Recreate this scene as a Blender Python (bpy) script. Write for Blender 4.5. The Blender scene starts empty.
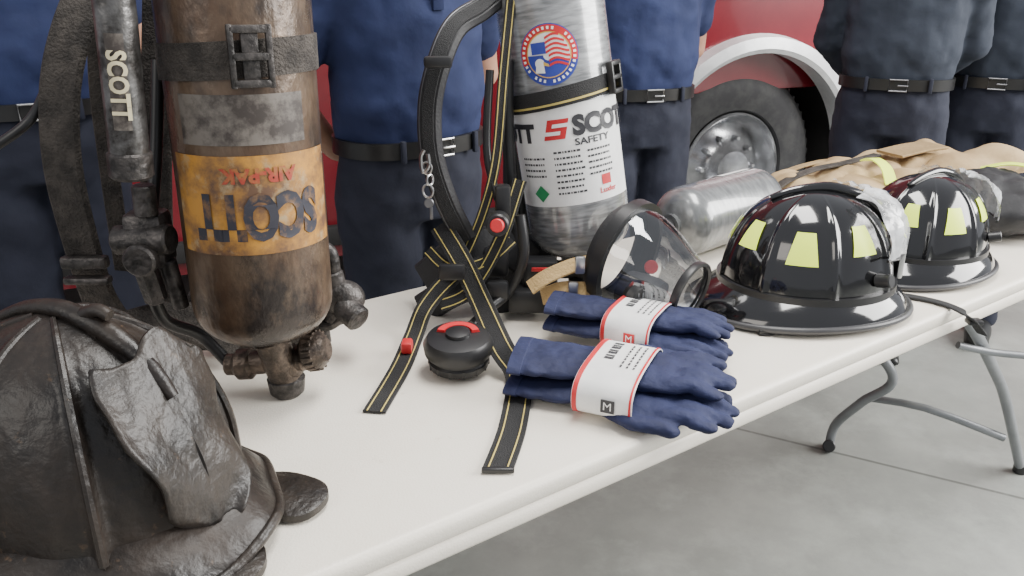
import bpy, bmesh, math, random
from mathutils import Vector, Matrix, noise
random.seed(4)
PI=math.pi
S=bpy.context.scene
COL=S.collection
# ------------------------------------------------------------------ camera
FP=820.0; TH=math.radians(21.3); CH=1.40
cam=bpy.data.cameras.new('camera'); co=bpy.data.objects.new('camera',cam); COL.objects.link(co)
co.location=(0,0,CH); co.rotation_euler=(PI/2-TH,0,0); cam.lens=FP/1024*36; cam.sensor_width=36; cam.clip_start=.02
S.camera=co
c_,s_=math.cos(TH),math.sin(TH)
def P(px,py,z=None,F=None):
    dx=px-512; dy=288-py
    fw=FP*c_+dy*s_; up=-FP*s_+dy*c_
    k=(z-CH)/up if z is not None else F/fw
    return Vector((dx*k,fw*k,CH+up*k))
TZ=.74
U=Vector((.818,.575,0)); N=Vector((-.575,.818,0)); O=Vector((-.25,.779,0))
def W(u,n,z=TZ): 
    p=O+U*u+N*n; p.z=z; return p
# ------------------------------------------------------------------ materials
def nt(name):
    m=bpy.data.materials.new(name); m.use_nodes=True; t=m.node_tree
    return m,t,t.nodes['Principled BSDF']
def M(name,c,r=.5,m=0,c2=None,sc=8,lo=.4,hi=.6,bump=0,bsc=60,coat=0,c3=None,sc3=3,lo3=.5,hi3=.65,stretch=None,spec=.5,r2=None):
    mt,t,b=nt(name); nd=t.nodes; lk=t.links
    b.inputs['Base Color'].default_value=(*c,1); b.inputs['Roughness'].default_value=r; b.inputs['Metallic'].default_value=m
    b.inputs['Coat Weight'].default_value=coat; b.inputs['Coat Roughness'].default_value=.05
    b.inputs['Specular IOR Level'].default_value=spec
    tc=nd.new('ShaderNodeTexCoord'); mp=nd.new('ShaderNodeMapping'); lk.new(tc.outputs['Object'],mp.inputs[0])
    if stretch: mp.inputs['Scale'].default_value=stretch
    if c2 is None: c2=tuple(min(1,x*1.18+.004) for x in c)
    def mix(prev,cc,scale,lo,hi):
        n=nd.new('ShaderNodeTexNoise'); n.inputs['Scale'].default_value=scale; n.inputs['Detail'].default_value=6; n.inputs['Roughness'].default_value=.65
        lk.new(mp.outputs[0],n.inputs['Vector'])
        rp=nd.new('ShaderNodeMapRange'); rp.inputs['From Min'].default_value=lo; rp.inputs['From Max'].default_value=hi
        lk.new(n.outputs['Fac'],rp.inputs['Value'])
        mx=nd.new('ShaderNodeMixRGB'); lk.new(rp.outputs[0],mx.inputs[0])
        if prev is None: mx.inputs[1].default_value=(*c,1)
        else: lk.new(prev,mx.inputs[1])
        mx.inputs[2].default_value=(*cc,1)
        return mx.outputs[0],rp.outputs[0]
    o,f=mix(None,c2,sc,lo,hi)
    if c3: o,_=mix(o,c3,sc3,lo3,hi3)
    lk.new(o,b.inputs['Base Color'])
    if r2 is not None:
        q=nd.new('ShaderNodeMapRange'); q.inputs['To Min'].default_value=r; q.inputs['To Max'].default_value=r2
        lk.new(f,q.inputs['Value']); lk.new(q.outputs[0],b.inputs['Roughness'])
    if bump:
        n=nd.new('ShaderNodeTexNoise'); n.inputs['Scale'].default_value=bsc; n.inputs['Detail'].default_value=5
        lk.new(mp.outputs[0],n.inputs['Vector'])
        bp=nd.new('ShaderNodeBump'); bp.inputs['Strength'].default_value=bump; bp.inputs['Distance'].default_value=.01
        lk.new(n.outputs['Fac'],bp.inputs['Height']); lk.new(bp.outputs[0],b.inputs['Normal'])
    return mt
def clear(name,tint=(.93,.95,.97),base=.06,rough=.08):
    m=bpy.data.materials.new(name); m.use_nodes=True; t=m.node_tree; t.nodes.clear()
    out=t.nodes.new('ShaderNodeOutputMaterial'); mx=t.nodes.new('ShaderNodeMixShader')
    tr=t.nodes.new('ShaderNodeBsdfTransparent'); tr.inputs[0].default_value=(*tint,1)
    gl=t.nodes.new('ShaderNodeBsdfGlossy'); gl.inputs['Roughness'].default_value=rough; gl.inputs[0].default_value=(.95,.97,1,1)
    lw=t.nodes.new('ShaderNodeLayerWeight'); lw.inputs[0].default_value=.45
    ad=t.nodes.new('ShaderNodeMath'); ad.operation='MULTIPLY_ADD'; ad.inputs[1].default_value=.75; ad.inputs[2].default_value=base
    t.links.new(lw.outputs['Fresnel'],ad.inputs[0]); t.links.new(ad.outputs[0],mx.inputs[0])
    t.links.new(tr.outputs[0],mx.inputs[1]); t.links.new(gl.outputs[0],mx.inputs[2]); t.links.new(mx.outputs[0],out.inputs[0])
    return m
m_table=M('table_plastic',(.92,.86,.75),.36,c2=(.86,.79,.67),sc=5,lo=.45,hi=.75,bump=.10,bsc=300,c3=(.68,.61,.50),sc3=28,lo3=.66,hi3=.8)
m_blk=M('black_plastic',(.014,.014,.015),.38)
m_web=M('black_webbing',(.016,.016,.017),.8,bump=.5,bsc=500)
m_pad=M('black_padding',(.016,.016,.018),.6,bump=.15,bsc=200)
m_oldweb=M('sooty_webbing',(.028,.024,.021),.85,c2=(.070,.060,.052),sc=30,bump=.6,bsc=250)
m_yel=M('yellow_stitching',(.50,.40,.12),.7)
m_cream=M('cream_print',(.62,.55,.36),.7)
m_steel=M('brushed_steel',(.5,.5,.5),.28,1)
m_dullsteel=M('dull_dark_steel',(.16,.16,.17),.4,.9)
m_chrome=M('chrome',(.8,.8,.8),.12,1)
m_arch=M('polished_arch_steel',(.78,.79,.80),.28,.45)
m_rim=M('dull_polished_rim',(.50,.51,.53),.22,.8,c2=(.28,.28,.29),sc=6)
m_graypaint=M('grey_tube_paint',(.20,.21,.22),.4,.3)
m_old=M('burnt_leather',(.010,.008,.007),.36,c2=(.036,.025,.018),sc=9,lo=.42,hi=.72,bump=.28,bsc=70,c3=(.13,.08,.045),sc3=44,lo3=.64,hi3=.76,r2=.60)
m_old2=M('burnt_shield_leather',(.012,.010,.009),.40,c2=(.030,.023,.018),sc=14,bump=.25,bsc=95,c3=(.11,.07,.04),sc3=55,lo3=.65,hi3=.78)
m_rust=M('scorched_cylinder',(.105,.065,.042),.32,.35,c2=(.20,.145,.10),sc=9,lo=.4,hi=.65,bump=.2,bsc=70,c3=(.036,.029,.026),sc3=7,lo3=.46,hi3=.60,stretch=(1,1,.6),r2=.26)
m_rustmetal=M('tarnished_brass',(.055,.045,.038),.40,.7,c2=(.16,.125,.10),sc=30,bump=.3,bsc=120)
m_sootmetal=M('sooty_metal',(.030,.028,.027),.42,.5,c2=(.10,.09,.085),sc=35,bump=.3,bsc=100)
m_wornmetal=M('worn_silver_tube',(.20,.195,.19),.35,.8,c2=(.05,.045,.042),sc=22,lo=.42,hi=.62,bump=.15,bsc=90)
m_oldlabel=M('worn_yellow_label',(.52,.25,.04),.5,c2=(.13,.070,.040),sc=13,lo=.42,hi=.60,c3=(.40,.30,.17),sc3=32,lo3=.54,hi3=.7)
m_oldink=M('faded_dark_ink',(.030,.030,.042),.6,c2=(.25,.13,.05),sc=36,lo=.50,hi=.70)
m_oldred=M('faded_red_ink',(.36,.05,.03),.6,c2=(.34,.19,.05),sc=50,lo=.46,hi=.66)
m_oldgrey=M('scuffed_grey_label',(.17,.15,.13),.5,c2=(.05,.04,.035),sc=25,lo=.42,hi=.58)
m_white=M('white_label',(.80,.80,.79),.45)
m_ink=M('dark_ink',(.03,.03,.035),.5)
m_red=M('red_ink',(.55,.02,.025),.45)
m_gold=M('gold_ink',(.60,.38,.08),.45)
m_blue=M('blue_ink',(.03,.05,.32),.45)
m_green=M('green_ink',(.02,.25,.09),.45)
m_lime=M('lime_reflective_added_glow',(.82,.98,.10),.35,c2=(.76,.94,.1))
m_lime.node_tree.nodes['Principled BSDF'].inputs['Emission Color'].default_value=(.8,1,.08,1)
m_lime.node_tree.nodes['Principled BSDF'].inputs['Emission Strength'].default_value=.5  # glow added to brighten the lime patches and trim, which are no lamps
m_helm=M('gloss_black_shell',(.006,.006,.007),.12,coat=1,c2=(.008,.008,.009))
m_brimedge=M('rubber_brim_edge',(.045,.045,.048),.4)
m_navyglove=M('navy_glove_fabric',(.009,.013,.050),.75,c2=(.014,.020,.072),sc=12,bump=.35,bsc=45)
m_shirt=M('royal_navy_shirt',(.009,.017,.064),.85,c2=(.012,.022,.080),sc=5,bump=.8,bsc=7)
m_shirt2=M('dark_navy_shirt',(.015,.021,.035),.85,c2=(.019,.026,.042),sc=5,bump=.8,bsc=7)
m_pants=M('navy_trousers',(.009,.011,.024),.85,c2=(.012,.015,.030),sc=6,bump=.8,bsc=8)
m_belt=M('black_leather_belt',(.01,.01,.01),.35)
m_skin=M('skin',(.45,.24,.16),.5,c2=(.5,.28,.19),sc=12)
m_hair=M('brown_hair',(.05,.03,.02),.7,bump=.5,bsc=150)
m_tan=M('tan_turnout_fabric',(.38,.26,.13),.85,c2=(.48,.35,.19),sc=6,bump=.35,bsc=30)
m_tanpatch=M('tan_patch_fabric',(.28,.19,.09),.85,bump=.35,bsc=60)
m_tan2=M('tan_strap',(.50,.34,.15),.8,bump=.4,bsc=200)
m_blackcoat=M('black_turnout_fabric',(.012,.012,.014),.65,c2=(.022,.022,.025),bump=.5,bsc=20)
m_truck=M('red_truck_paint',(.17,.010,.018),.25,coat=.8,c2=(.19,.012,.02))
m_dark=M('dark_void',(.010,.009,.009),.8)
m_tire=M('tyre_rubber',(.018,.018,.020),.7,c2=(.035,.035,.035),sc=15)
m_clear=clear('clear_lens',(.97,.98,.985),.09,.04)
def visor_mat():
    m,t,b=nt('clear_visor_painted_glare'); b.inputs['Base Color'].default_value=(.90,.92,.94,1); b.inputs['Roughness'].default_value=.12; b.inputs['Coat Weight'].default_value=1
    n=t.nodes.new('ShaderNodeTexNoise'); n.inputs['Scale'].default_value=22; n.inputs['Detail'].default_value=7
    tc=t.nodes.new('ShaderNodeTexCoord'); t.links.new(tc.outputs['Object'],n.inputs['Vector'])
    r=t.nodes.new('ShaderNodeMapRange'); r.inputs['From Min'].default_value=.38; r.inputs['From Max'].default_value=.64; r.inputs['To Min'].default_value=.25; r.inputs['To Max'].default_value=.9  # whitish blotches in the opacity paint glare onto the clear visor
    t.links.new(n.outputs['Fac'],r.inputs['Value']); t.links.new(r.outputs[0],b.inputs['Alpha'])
    bp=t.nodes.new('ShaderNodeBump'); bp.inputs['Strength'].default_value=.6; bp.inputs['Distance'].default_value=.01
    t.links.new(n.outputs['Fac'],bp.inputs['Height']); t.links.new(bp.outputs[0],b.inputs['Normal']); return m
m_visor=visor_mat()
m_wall=M('wall_paint',(.35,.34,.33),.8)
def composite(name,a0,a1,scz):
    mt,t,b=nt(name); nd=t.nodes; lk=t.links
    tc=nd.new('ShaderNodeTexCoord'); cols=[]
    for sg in (1,-1):
        mp=nd.new('ShaderNodeMapping'); mp.inputs['Rotation'].default_value=(0,sg*.35,0); mp.inputs['Scale'].default_value=(25,25,scz)
        lk.new(tc.outputs['Object'],mp.inputs[0]); n=nd.new('ShaderNodeTexNoise'); n.inputs['Scale'].default_value=1; n.inputs['Detail'].default_value=3
        lk.new(mp.outputs[0],n.inputs['Vector']); cols.append(n.outputs['Fac'])
    a=nd.new('ShaderNodeMath'); a.operation='ADD'; lk.new(cols[0],a.inputs[0]); lk.new(cols[1],a.inputs[1])
    r=nd.new('ShaderNodeMapRange'); r.inputs['From Min'].default_value=.75; r.inputs['From Max'].default_value=1.25; lk.new(a.outputs[0],r.inputs[0])
    mx=nd.new('ShaderNodeMixRGB'); lk.new(r.outputs[0],mx.inputs[0]); mx.inputs[1].default_value=(*a0,1); mx.inputs[2].default_value=(*a1,1)
    lk.new(mx.outputs[0],b.inputs['Base Color']); b.inputs['Roughness'].default_value=.26; b.inputs['Metallic'].default_value=.35; b.inputs['Coat Weight'].default_value=.8
    return mt
m_comp=composite('fibre_wrapped_cylinder',(.19,.195,.20),(.42,.43,.44),150)
m_comp2=composite('dark_fibre_wrapped_cylinder',(.15,.155,.16),(.27,.28,.285),80)
def floor_mat():
    mt,t,b=nt('concrete_floor'); nd=t.nodes; lk=t.links
    tc=nd.new('ShaderNodeTexCoord'); mp=nd.new('ShaderNodeMapping'); mp.inputs['Rotation'].default_value=(0,0,math.radians(-62)); mp.inputs['Location'].default_value=(.2,.55,0); lk.new(tc.outputs['Object'],mp.inputs[0])
    n=nd.new('ShaderNodeTexNoise'); n.inputs['Scale'].default_value=1.6; n.inputs['Detail'].default_value=10; n.inputs['Roughness'].default_value=.68; lk.new(mp.outputs[0],n.inputs['Vector'])
    cr=nd.new('ShaderNodeValToRGB'); cr.color_ramp.elements[0].position=.3; cr.color_ramp.elements[0].color=(.21,.22,.205,1); cr.color_ramp.elements[1].position=.7; cr.color_ramp.elements[1].color=(.37,.38,.355,1)
    lk.new(n.outputs['Fac'],cr.inputs[0])
    br=nd.new('ShaderNodeTexBrick'); br.offset=0; br.inputs['Scale'].default_value=1; br.inputs['Brick Width'].default_value=2.6; br.inputs['Row Height'].default_value=2.4; br.inputs['Mortar Size'].default_value=.008; br.inputs['Mortar Smooth'].default_value=.6
    br.inputs['Color1'].default_value=(1,1,1,1); br.inputs['Color2'].default_value=(.93,.93,.93,1); br.inputs['Mortar'].default_value=(.5,.5,.5,1); lk.new(mp.outputs[0],br.inputs['Vector'])
    mx=nd.new('ShaderNodeMixRGB'); mx.blend_type='MULTIPLY'; mx.inputs[0].default_value=1; lk.new(cr.outputs[0],mx.inputs[1]); lk.new(br.outputs[0],mx.inputs[2])
    n2=nd.new('ShaderNodeTexNoise'); n2.inputs['Scale'].default_value=2.6; n2.inputs['Detail'].default_value=8; n2.inputs['Roughness'].default_value=.7; lk.new(tc.outputs['Object'],n2.inputs['Vector'])
    rr=nd.new('ShaderNodeMapRange'); rr.inputs['From Min'].default_value=.50; rr.inputs['From Max'].default_value=.68; rr.inputs['To Max'].default_value=.5; lk.new(n2.outputs['Fac'],rr.inputs['Value'])
    m2=nd.new('ShaderNodeMixRGB'); lk.new(rr.outputs[0],m2.inputs[0]); lk.new(mx.outputs[0],m2.inputs[1]); m2.inputs[2].default_value=(.46,.48,.45,1)
    lk.new(m2.outputs[0],b.inputs['Base Color']); b.inputs['Roughness'].default_value=.45
    return mt
m_floor=floor_mat()
# ------------------------------------------------------------------ mesh builder
def smoothpath(pts,n):
    pts=[Vector(p) for p in pts]
    if n<=1 or len(pts)<3: return pts
    out=[]
    for i in range(len(pts)-1):
        p0=pts[max(i-1,0)];p1=pts[i];p2=pts[i+1];p3=pts[min(i+2,len(pts)-1)]
        for k in range(n):
            t=k/n
            out.append(.5*((2*p1)+(p2-p0)*t+(2*p0-5*p1+4*p2-p3)*t*t+(3*p1-p0-3*p2+p3)*t**3))
    out.append(pts[-1]); return out
class MB:
    def __init__(s): s.V=[]; s.F=[]
    def add(s,V,F,Mx=None):
        b=len(s.V); s.V+= [ (Mx@Vector(v) if Mx else Vector(v)) for v in V]; s.F+=[[i+b for i in f] for f in F]; return s
    def loft(s,rings,cap=True,closed=True,loop=False):
        V=[];F=[];n=len(rings[0])
        for r in rings: V+=list(r)
        R=len(rings)
        for i in range(R if loop else R-1):
            j=(i+1)%R
            for k in range(n if closed else n-1):
                k2=(k+1)%n
                F.append([i*n+k,i*n+k2,j*n+k2,j*n+k])
        if cap and not loop: F.append(list(range(n))[::-1]); F.append([(R-1)*n+k for k in range(n)])
        return s.add(V,F)
    def tube(s,pts,r,seg=10,n=6,loop=False,flat=1):
        ps=smoothpath(pts,n) if not loop else [Vector(p) for p in pts]
        rs=r if isinstance(r,(list,tuple)) else [r]*len(pts)
        rings=[];L=len(ps);up=None
        for i,p in enumerate(ps):
            if loop: t=(ps[(i+1)%L]-ps[i-1]).normalized()
            else: t=(ps[min(i+1,L-1)]-ps[max(i-1,0)]).normalized()
            if up is None:
                up=Vector((0,0,1)) if abs(t.z)<.9 else Vector((0,1,0))
            a=t.cross(up).normalized(); up=a.cross(t).normalized(); b=up
            f=i/(L-1)*(len(rs)-1); k=min(int(f),len(rs)-2) if len(rs)>1 else 0
            rr=rs[k]+(rs[k+1]-rs[k])*(f-k) if len(rs)>1 else rs[0]
            rings.append([p+a*rr*math.cos(q*2*PI/seg)+b*rr*flat*math.sin(q*2*PI/seg) for q in range(seg)])
        return s.loft(rings,loop=loop)
    def ribbon(s,pts,w,t,nr,n=8,lat=0,off=0):
        ps=smoothpath(pts,n)
        if isinstance(nr,Vector): nr=[nr]*len(pts)
        ns=smoothpath(nr,n); L=len(ps); rings=[]
        for i,p in enumerate(ps):
            tt=(ps[min(i+1,L-1)]-ps[max(i-1,0)]).normalized()
            nn=ns[i]; sd=tt.cross(nn).normalized(); nn=sd.cross(tt).normalized()
            c=p+sd*lat+nn*off
            e=min(t,w)*.3
            rings.append([c-sd*(w/2-e)-nn*t/2,c+sd*(w/2-e)-nn*t/2,c+sd*w/2-nn*(t/2-e),c+sd*w/2+nn*(t/2-e),c+sd*(w/2-e)+nn*t/2,c-sd*(w/2-e)+nn*t/2,c-sd*w/2+nn*(t/2-e),c-sd*w/2-nn*(t/2-e)])
        return s.loft(rings)
    def lathe(s,prof,Mx=None,seg=32,cap=True):
        rings=[[ (Mx@Vector((r*math.cos(a*2*PI/seg),r*math.sin(a*2*PI/seg),z)) if Mx else Vector((r*math.cos(a*2*PI/seg),r*math.sin(a*2*PI/seg),z))) for a in range(seg)] for r,z in prof]
        return s.loft(rings,cap=cap)
    def cyl(s,p0,p1,r,r1=None,seg=24,b=.15):
        p0=Vector(p0);p1=Vector(p1);d=p1-p0;L=d.length
        Mx=Matrix.Translation(p0)@d.to_track_quat('Z','Y').to_matrix().to_4x4()
        r1=r if r1 is None else r1; e=min(r,r1)*b; e=min(e,L*.3)
        return s.lathe([(r-e,0),(r,e),(r1,L-e),(r1-e,L)],Mx,seg)
    def box(s,c,sz,b=.002,Mx=None):
        bm=bmesh.new(); bmesh.ops.create_cube(bm,size=1)
        for v in bm.verts: v.co=Vector((v.co.x*sz[0],v.co.y*sz[1],v.co.z*sz[2]))
        if b: bmesh.ops.bevel(bm,geom=bm.edges[:],offset=min(b,min(sz)*.45),segments=2,profile=.5,affect='EDGES')
        bm.verts.index_update()
        T=Matrix.Translation(Vector(c)); T=(Mx@T) if Mx else T
        s.add([v.co.copy() for v in bm.verts],[[v.index for v in f.verts] for f in bm.faces],T); bm.free(); return s
    def ell(s,c,r,seg=20,rg=12,Mx=None):
        rings=[]
        for i in range(1,rg):
            a=PI*i/rg-PI/2
            rings.append([Vector((r[0]*math.cos(a)*math.cos(q*2*PI/seg),r[1]*math.cos(a)*math.sin(q*2*PI/seg),r[2]*math.sin(a))) for q in range(seg)])
        T=Matrix.Translation(Vector(c))@(Mx if Mx else Matrix())
        rings=[[T@v for v in rr] for rr in rings]
        return s.loft(rings)
    def caps(s,p0,r0,p1,r1,seg=16):
        p0=Vector(p0);p1=Vector(p1);d=p1-p0;L=d.length
        Mx=Matrix.Translation(p0)@d.to_track_quat('Z','Y').to_matrix().to_4x4()
        pr=[]
        for i in range(1,6): a=-PI/2+PI/2*i/6; pr.append((r0*math.cos(a),r0*math.sin(a)))
        pr.append((r0,0)); pr.append((r1,L))
        for i in range(1,6): a=PI/2*i/6; pr.append((r1*math.cos(a),L+r1*math.sin(a)))
        return s.lathe(pr,Mx,seg)
RM={}
def root_of(o):
    while o.parent: o=o.parent
    return o
def obj(name,mb,mat,parent=None,world=False,label=None,ang=38,remesh=None,smooth=0,disp=None):
    me=bpy.data.meshes.new(name); V=mb.V
    if world and parent:
        inv=RM[root_of(parent).name].inverted(); V=[inv@v for v in V]
    me.from_pydata([tuple(v) for v in V],[],mb.F); me.update()
    bm=bmesh.new(); bm.from_mesh(me); bmesh.ops.recalc_face_normals(bm,faces=bm.faces[:]); bm.to_mesh(me); bm.free()
    for p in me.polygons: p.use_smooth=True
    me.set_sharp_from_angle(angle=math.radians(ang))
    me.materials.append(mat)
    o=bpy.data.objects.new(name,me); COL.objects.link(o)
    if parent: o.parent=parent
    if label: o['label']=label
    if remesh:
        d=o.modifiers.new('r','REMESH'); d.mode='VOXEL'; d.voxel_size=remesh; d.use_smooth_shade=True
    if smooth:
        d=o.modifiers.new('s','SMOOTH'); d.iterations=smooth; d.factor=.6
    if disp:
        tx=bpy.data.textures.new(name+'_folds','CLOUDS'); tx.noise_scale=disp[1]
        d=o.modifiers.new('d','DISPLACE'); d.texture=tx; d.strength=disp[0]; d.mid_level=.5; d.texture_coords='LOCAL'
    return o
def tag(o,label,cat,group=None):
    o['label']=label; o['category']=cat
    if group: o['group']=group
    return o
def thing(name,label,cat,loc=(0,0,0),Mx=None,group=None):
    o=bpy.data.objects.new(name,None); COL.objects.link(o); o.empty_display_size=.05
    Mx=Mx if Mx else Matrix.Translation(Vector(loc))
    o.matrix_world=Mx; RM[o.name]=Mx.copy(); return tag(o,label,cat,group)
def text_geo(body,size,bold=0.0):
    cu=bpy.data.curves.new('t','FONT'); cu.body=body; cu.size=size; cu.align_x='CENTER'; cu.align_y='CENTER'; cu.offset=bold; cu.resolution_u=3
    o=bpy.data.objects.new('t',cu); COL.objects.link(o); bpy.context.view_layer.update()
    dg=bpy.context.evaluated_depsgraph_get(); me=bpy.data.meshes.new_from_object(o.evaluated_get(dg))
    V=[v.co.copy() for v in me.vertices]; F=[list(p.vertices) for p in me.polygons]
    bpy.data.objects.remove(o); bpy.data.meshes.remove(me); return V,F
def cyl_text(mb,body,size,R,a,z,off=.0012,flip=False,bold=.0,sx=1,rot=0):
    V,F=text_geo(body,size,bold); out=[]
    for v in V:
        x,y=v.x*sx,v.y
        x,y=x*math.cos(rot)-y*math.sin(rot),x*math.sin(rot)+y*math.cos(rot)
        if flip: x,y=-x,-y
        q=a+x/R; out.append(Vector(((R+off)*math.sin(q),-(R+off)*math.cos(q),z+y)))
    return mb.add(out,F)
def cyl_patch(mb,R,a0,a1,z0,z1,off=.0008,n=16,nz=1):
    V=[];F=[]
    for j in range(nz+1):
        for i in range(n+1):
            q=a0+(a1-a0)*i/n; V.append(Vector(((R+off)*math.sin(q),-(R+off)*math.cos(q),z0+(z1-z0)*j/nz)))
    for j in range(nz):
        for i in range(n): k=j*(n+1)+i; F.append([k,k+1,k+n+2,k+n+1])
    return mb.add(V,F)
def cyl_disk(mb,R,a,z,r0,r1,off,n=32,f0=0,f1=2*PI):
    V=[];F=[];m=5
    for i in range(n+1):
        q=f0+(f1-f0)*i/n
        for k in range(m+1):
            rr=r0+(r1-r0)*k/m
            x,y=rr*math.cos(q),rr*math.sin(q); t=a+x/R; V.append(Vector(((R+off)*math.sin(t),-(R+off)*math.cos(t),z+y)))
    for i in range(n):
        for j in range(m): k=i*(m+1)+j; F.append([k,k+1,k+m+2,k+m+1])
    return mb.add(V,F)
def cyl_quad(mb,R,a,z,pts,off,n=10):
    V=[];F=[]
    A,B,C,D=[Vector((*p,0)) for p in pts]
    for j in range(3):
        for i in range(n+1):
            p=A.lerp(B,i/n).lerp(D.lerp(C,i/n),j/2)
            q=a+p.x/R; V.append(Vector(((R+off)*math.sin(q),-(R+off)*math.cos(q),z+p.y)))
    for j in range(2):
        for i in range(n): k=j*(n+1)+i; F.append([k,k+1,k+n+2,k+n+1])
    return mb.add(V,F)
def struct(name,mb,mat,ang=38):
    o=obj(name,mb,mat,ang=ang); o['kind']='structure'; return o
# ------------------------------------------------------------------ room
struct('floor',MB().box((0,3,-.05),(16,14,.1),0),m_floor)
struct('wall_back',MB().box((0,8.2,2.2),(16,.2,4.4),0),m_wall)
# ------------------------------------------------------------------ folding table
tab=thing('folding_table','long white plastic folding table with grey tube legs, holding all the gear','table',W(1,.365,0))
NE=-.022
def table_top():
    u0,u1,n0,n1=-.36,2.5,NE,.735; r=.05; t=.060
    out=[]
    for (cu,cn,a0) in ((u1-r,n1-r,0),(u0+r,n1-r,PI/2),(u0+r,n0+r,PI),(u1-r,n0+r,1.5*PI)):
        for k in range(9): a=a0+PI/2*k/8; out.append((cu,cn,math.cos(a),math.sin(a)))
    def ring(ins,z): return [W(cu+(r-ins)*ca,cn+(r-ins)*sa,z) for cu,cn,ca,sa in out]
    b=.012; rings=[ring(.02,TZ-t),ring(.004,TZ-t),ring(0,TZ-t+.006),ring(.0,TZ-.034),ring(.004,TZ-.031),ring(.0,TZ-.028)]
    for k in range(7):
        a=PI/2*k/6; rings.append(ring(b*(1-math.cos(a)) if k else 0,TZ-b+b*math.sin(a)))
    return MB().loft(rings)
obj('tabletop',table_top(),m_table,tab,world=True,ang=60)
def table_leg(pts,r=.014): return MB().tube(pts,r,12,8)
near=[W(1.58,.09,.69),W(1.66,.05,.62),P(995,372,z=.42),P(1006,402,z=.29),W(2.19,.05,.015)]
far=[W(1.70,.45,.69),W(1.80,.40,.45),P(893,378,z=.30),P(862,402,z=.2),P(836,424,z=.09),P(829,446,z=.015)]
obj('leg',table_leg(near),m_graypaint,tab,world=True); obj('leg',table_leg(far),m_graypaint,tab,world=True)
obj('leg_brace',MB().tube([P(868,398,z=.19),P(925,408,z=.22),P(1004,438,z=.16)],.011,10,3),m_graypaint,tab,world=True)
obj('leg_brace',MB().tube([P(958,345,z=.55),P(990,352,z=.53),P(1030,356,z=.52)],.009,10,3),m_graypaint,tab,world=True)
obj('foot_cap',MB().cyl(P(829,446,z=.03),P(829,446,z=0),.019),m_blk,tab,world=True)
obj('foot_cap',MB().cyl(W(2.19,.05,.03),W(2.19,.05,0),.019),m_blk,tab,world=True)
for n in (.12,.62):
    obj('leg',MB().tube([W(-.05,n,.69),W(-.15,n,.4),W(-.2,n,.01)],.014,12,6),m_graypaint,tab,world=True)
obj('leg_brace',MB().tube([W(-.16,.12,.3),W(-.16,.62,.3)],.011,10,1),m_graypaint,tab,world=True)
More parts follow.
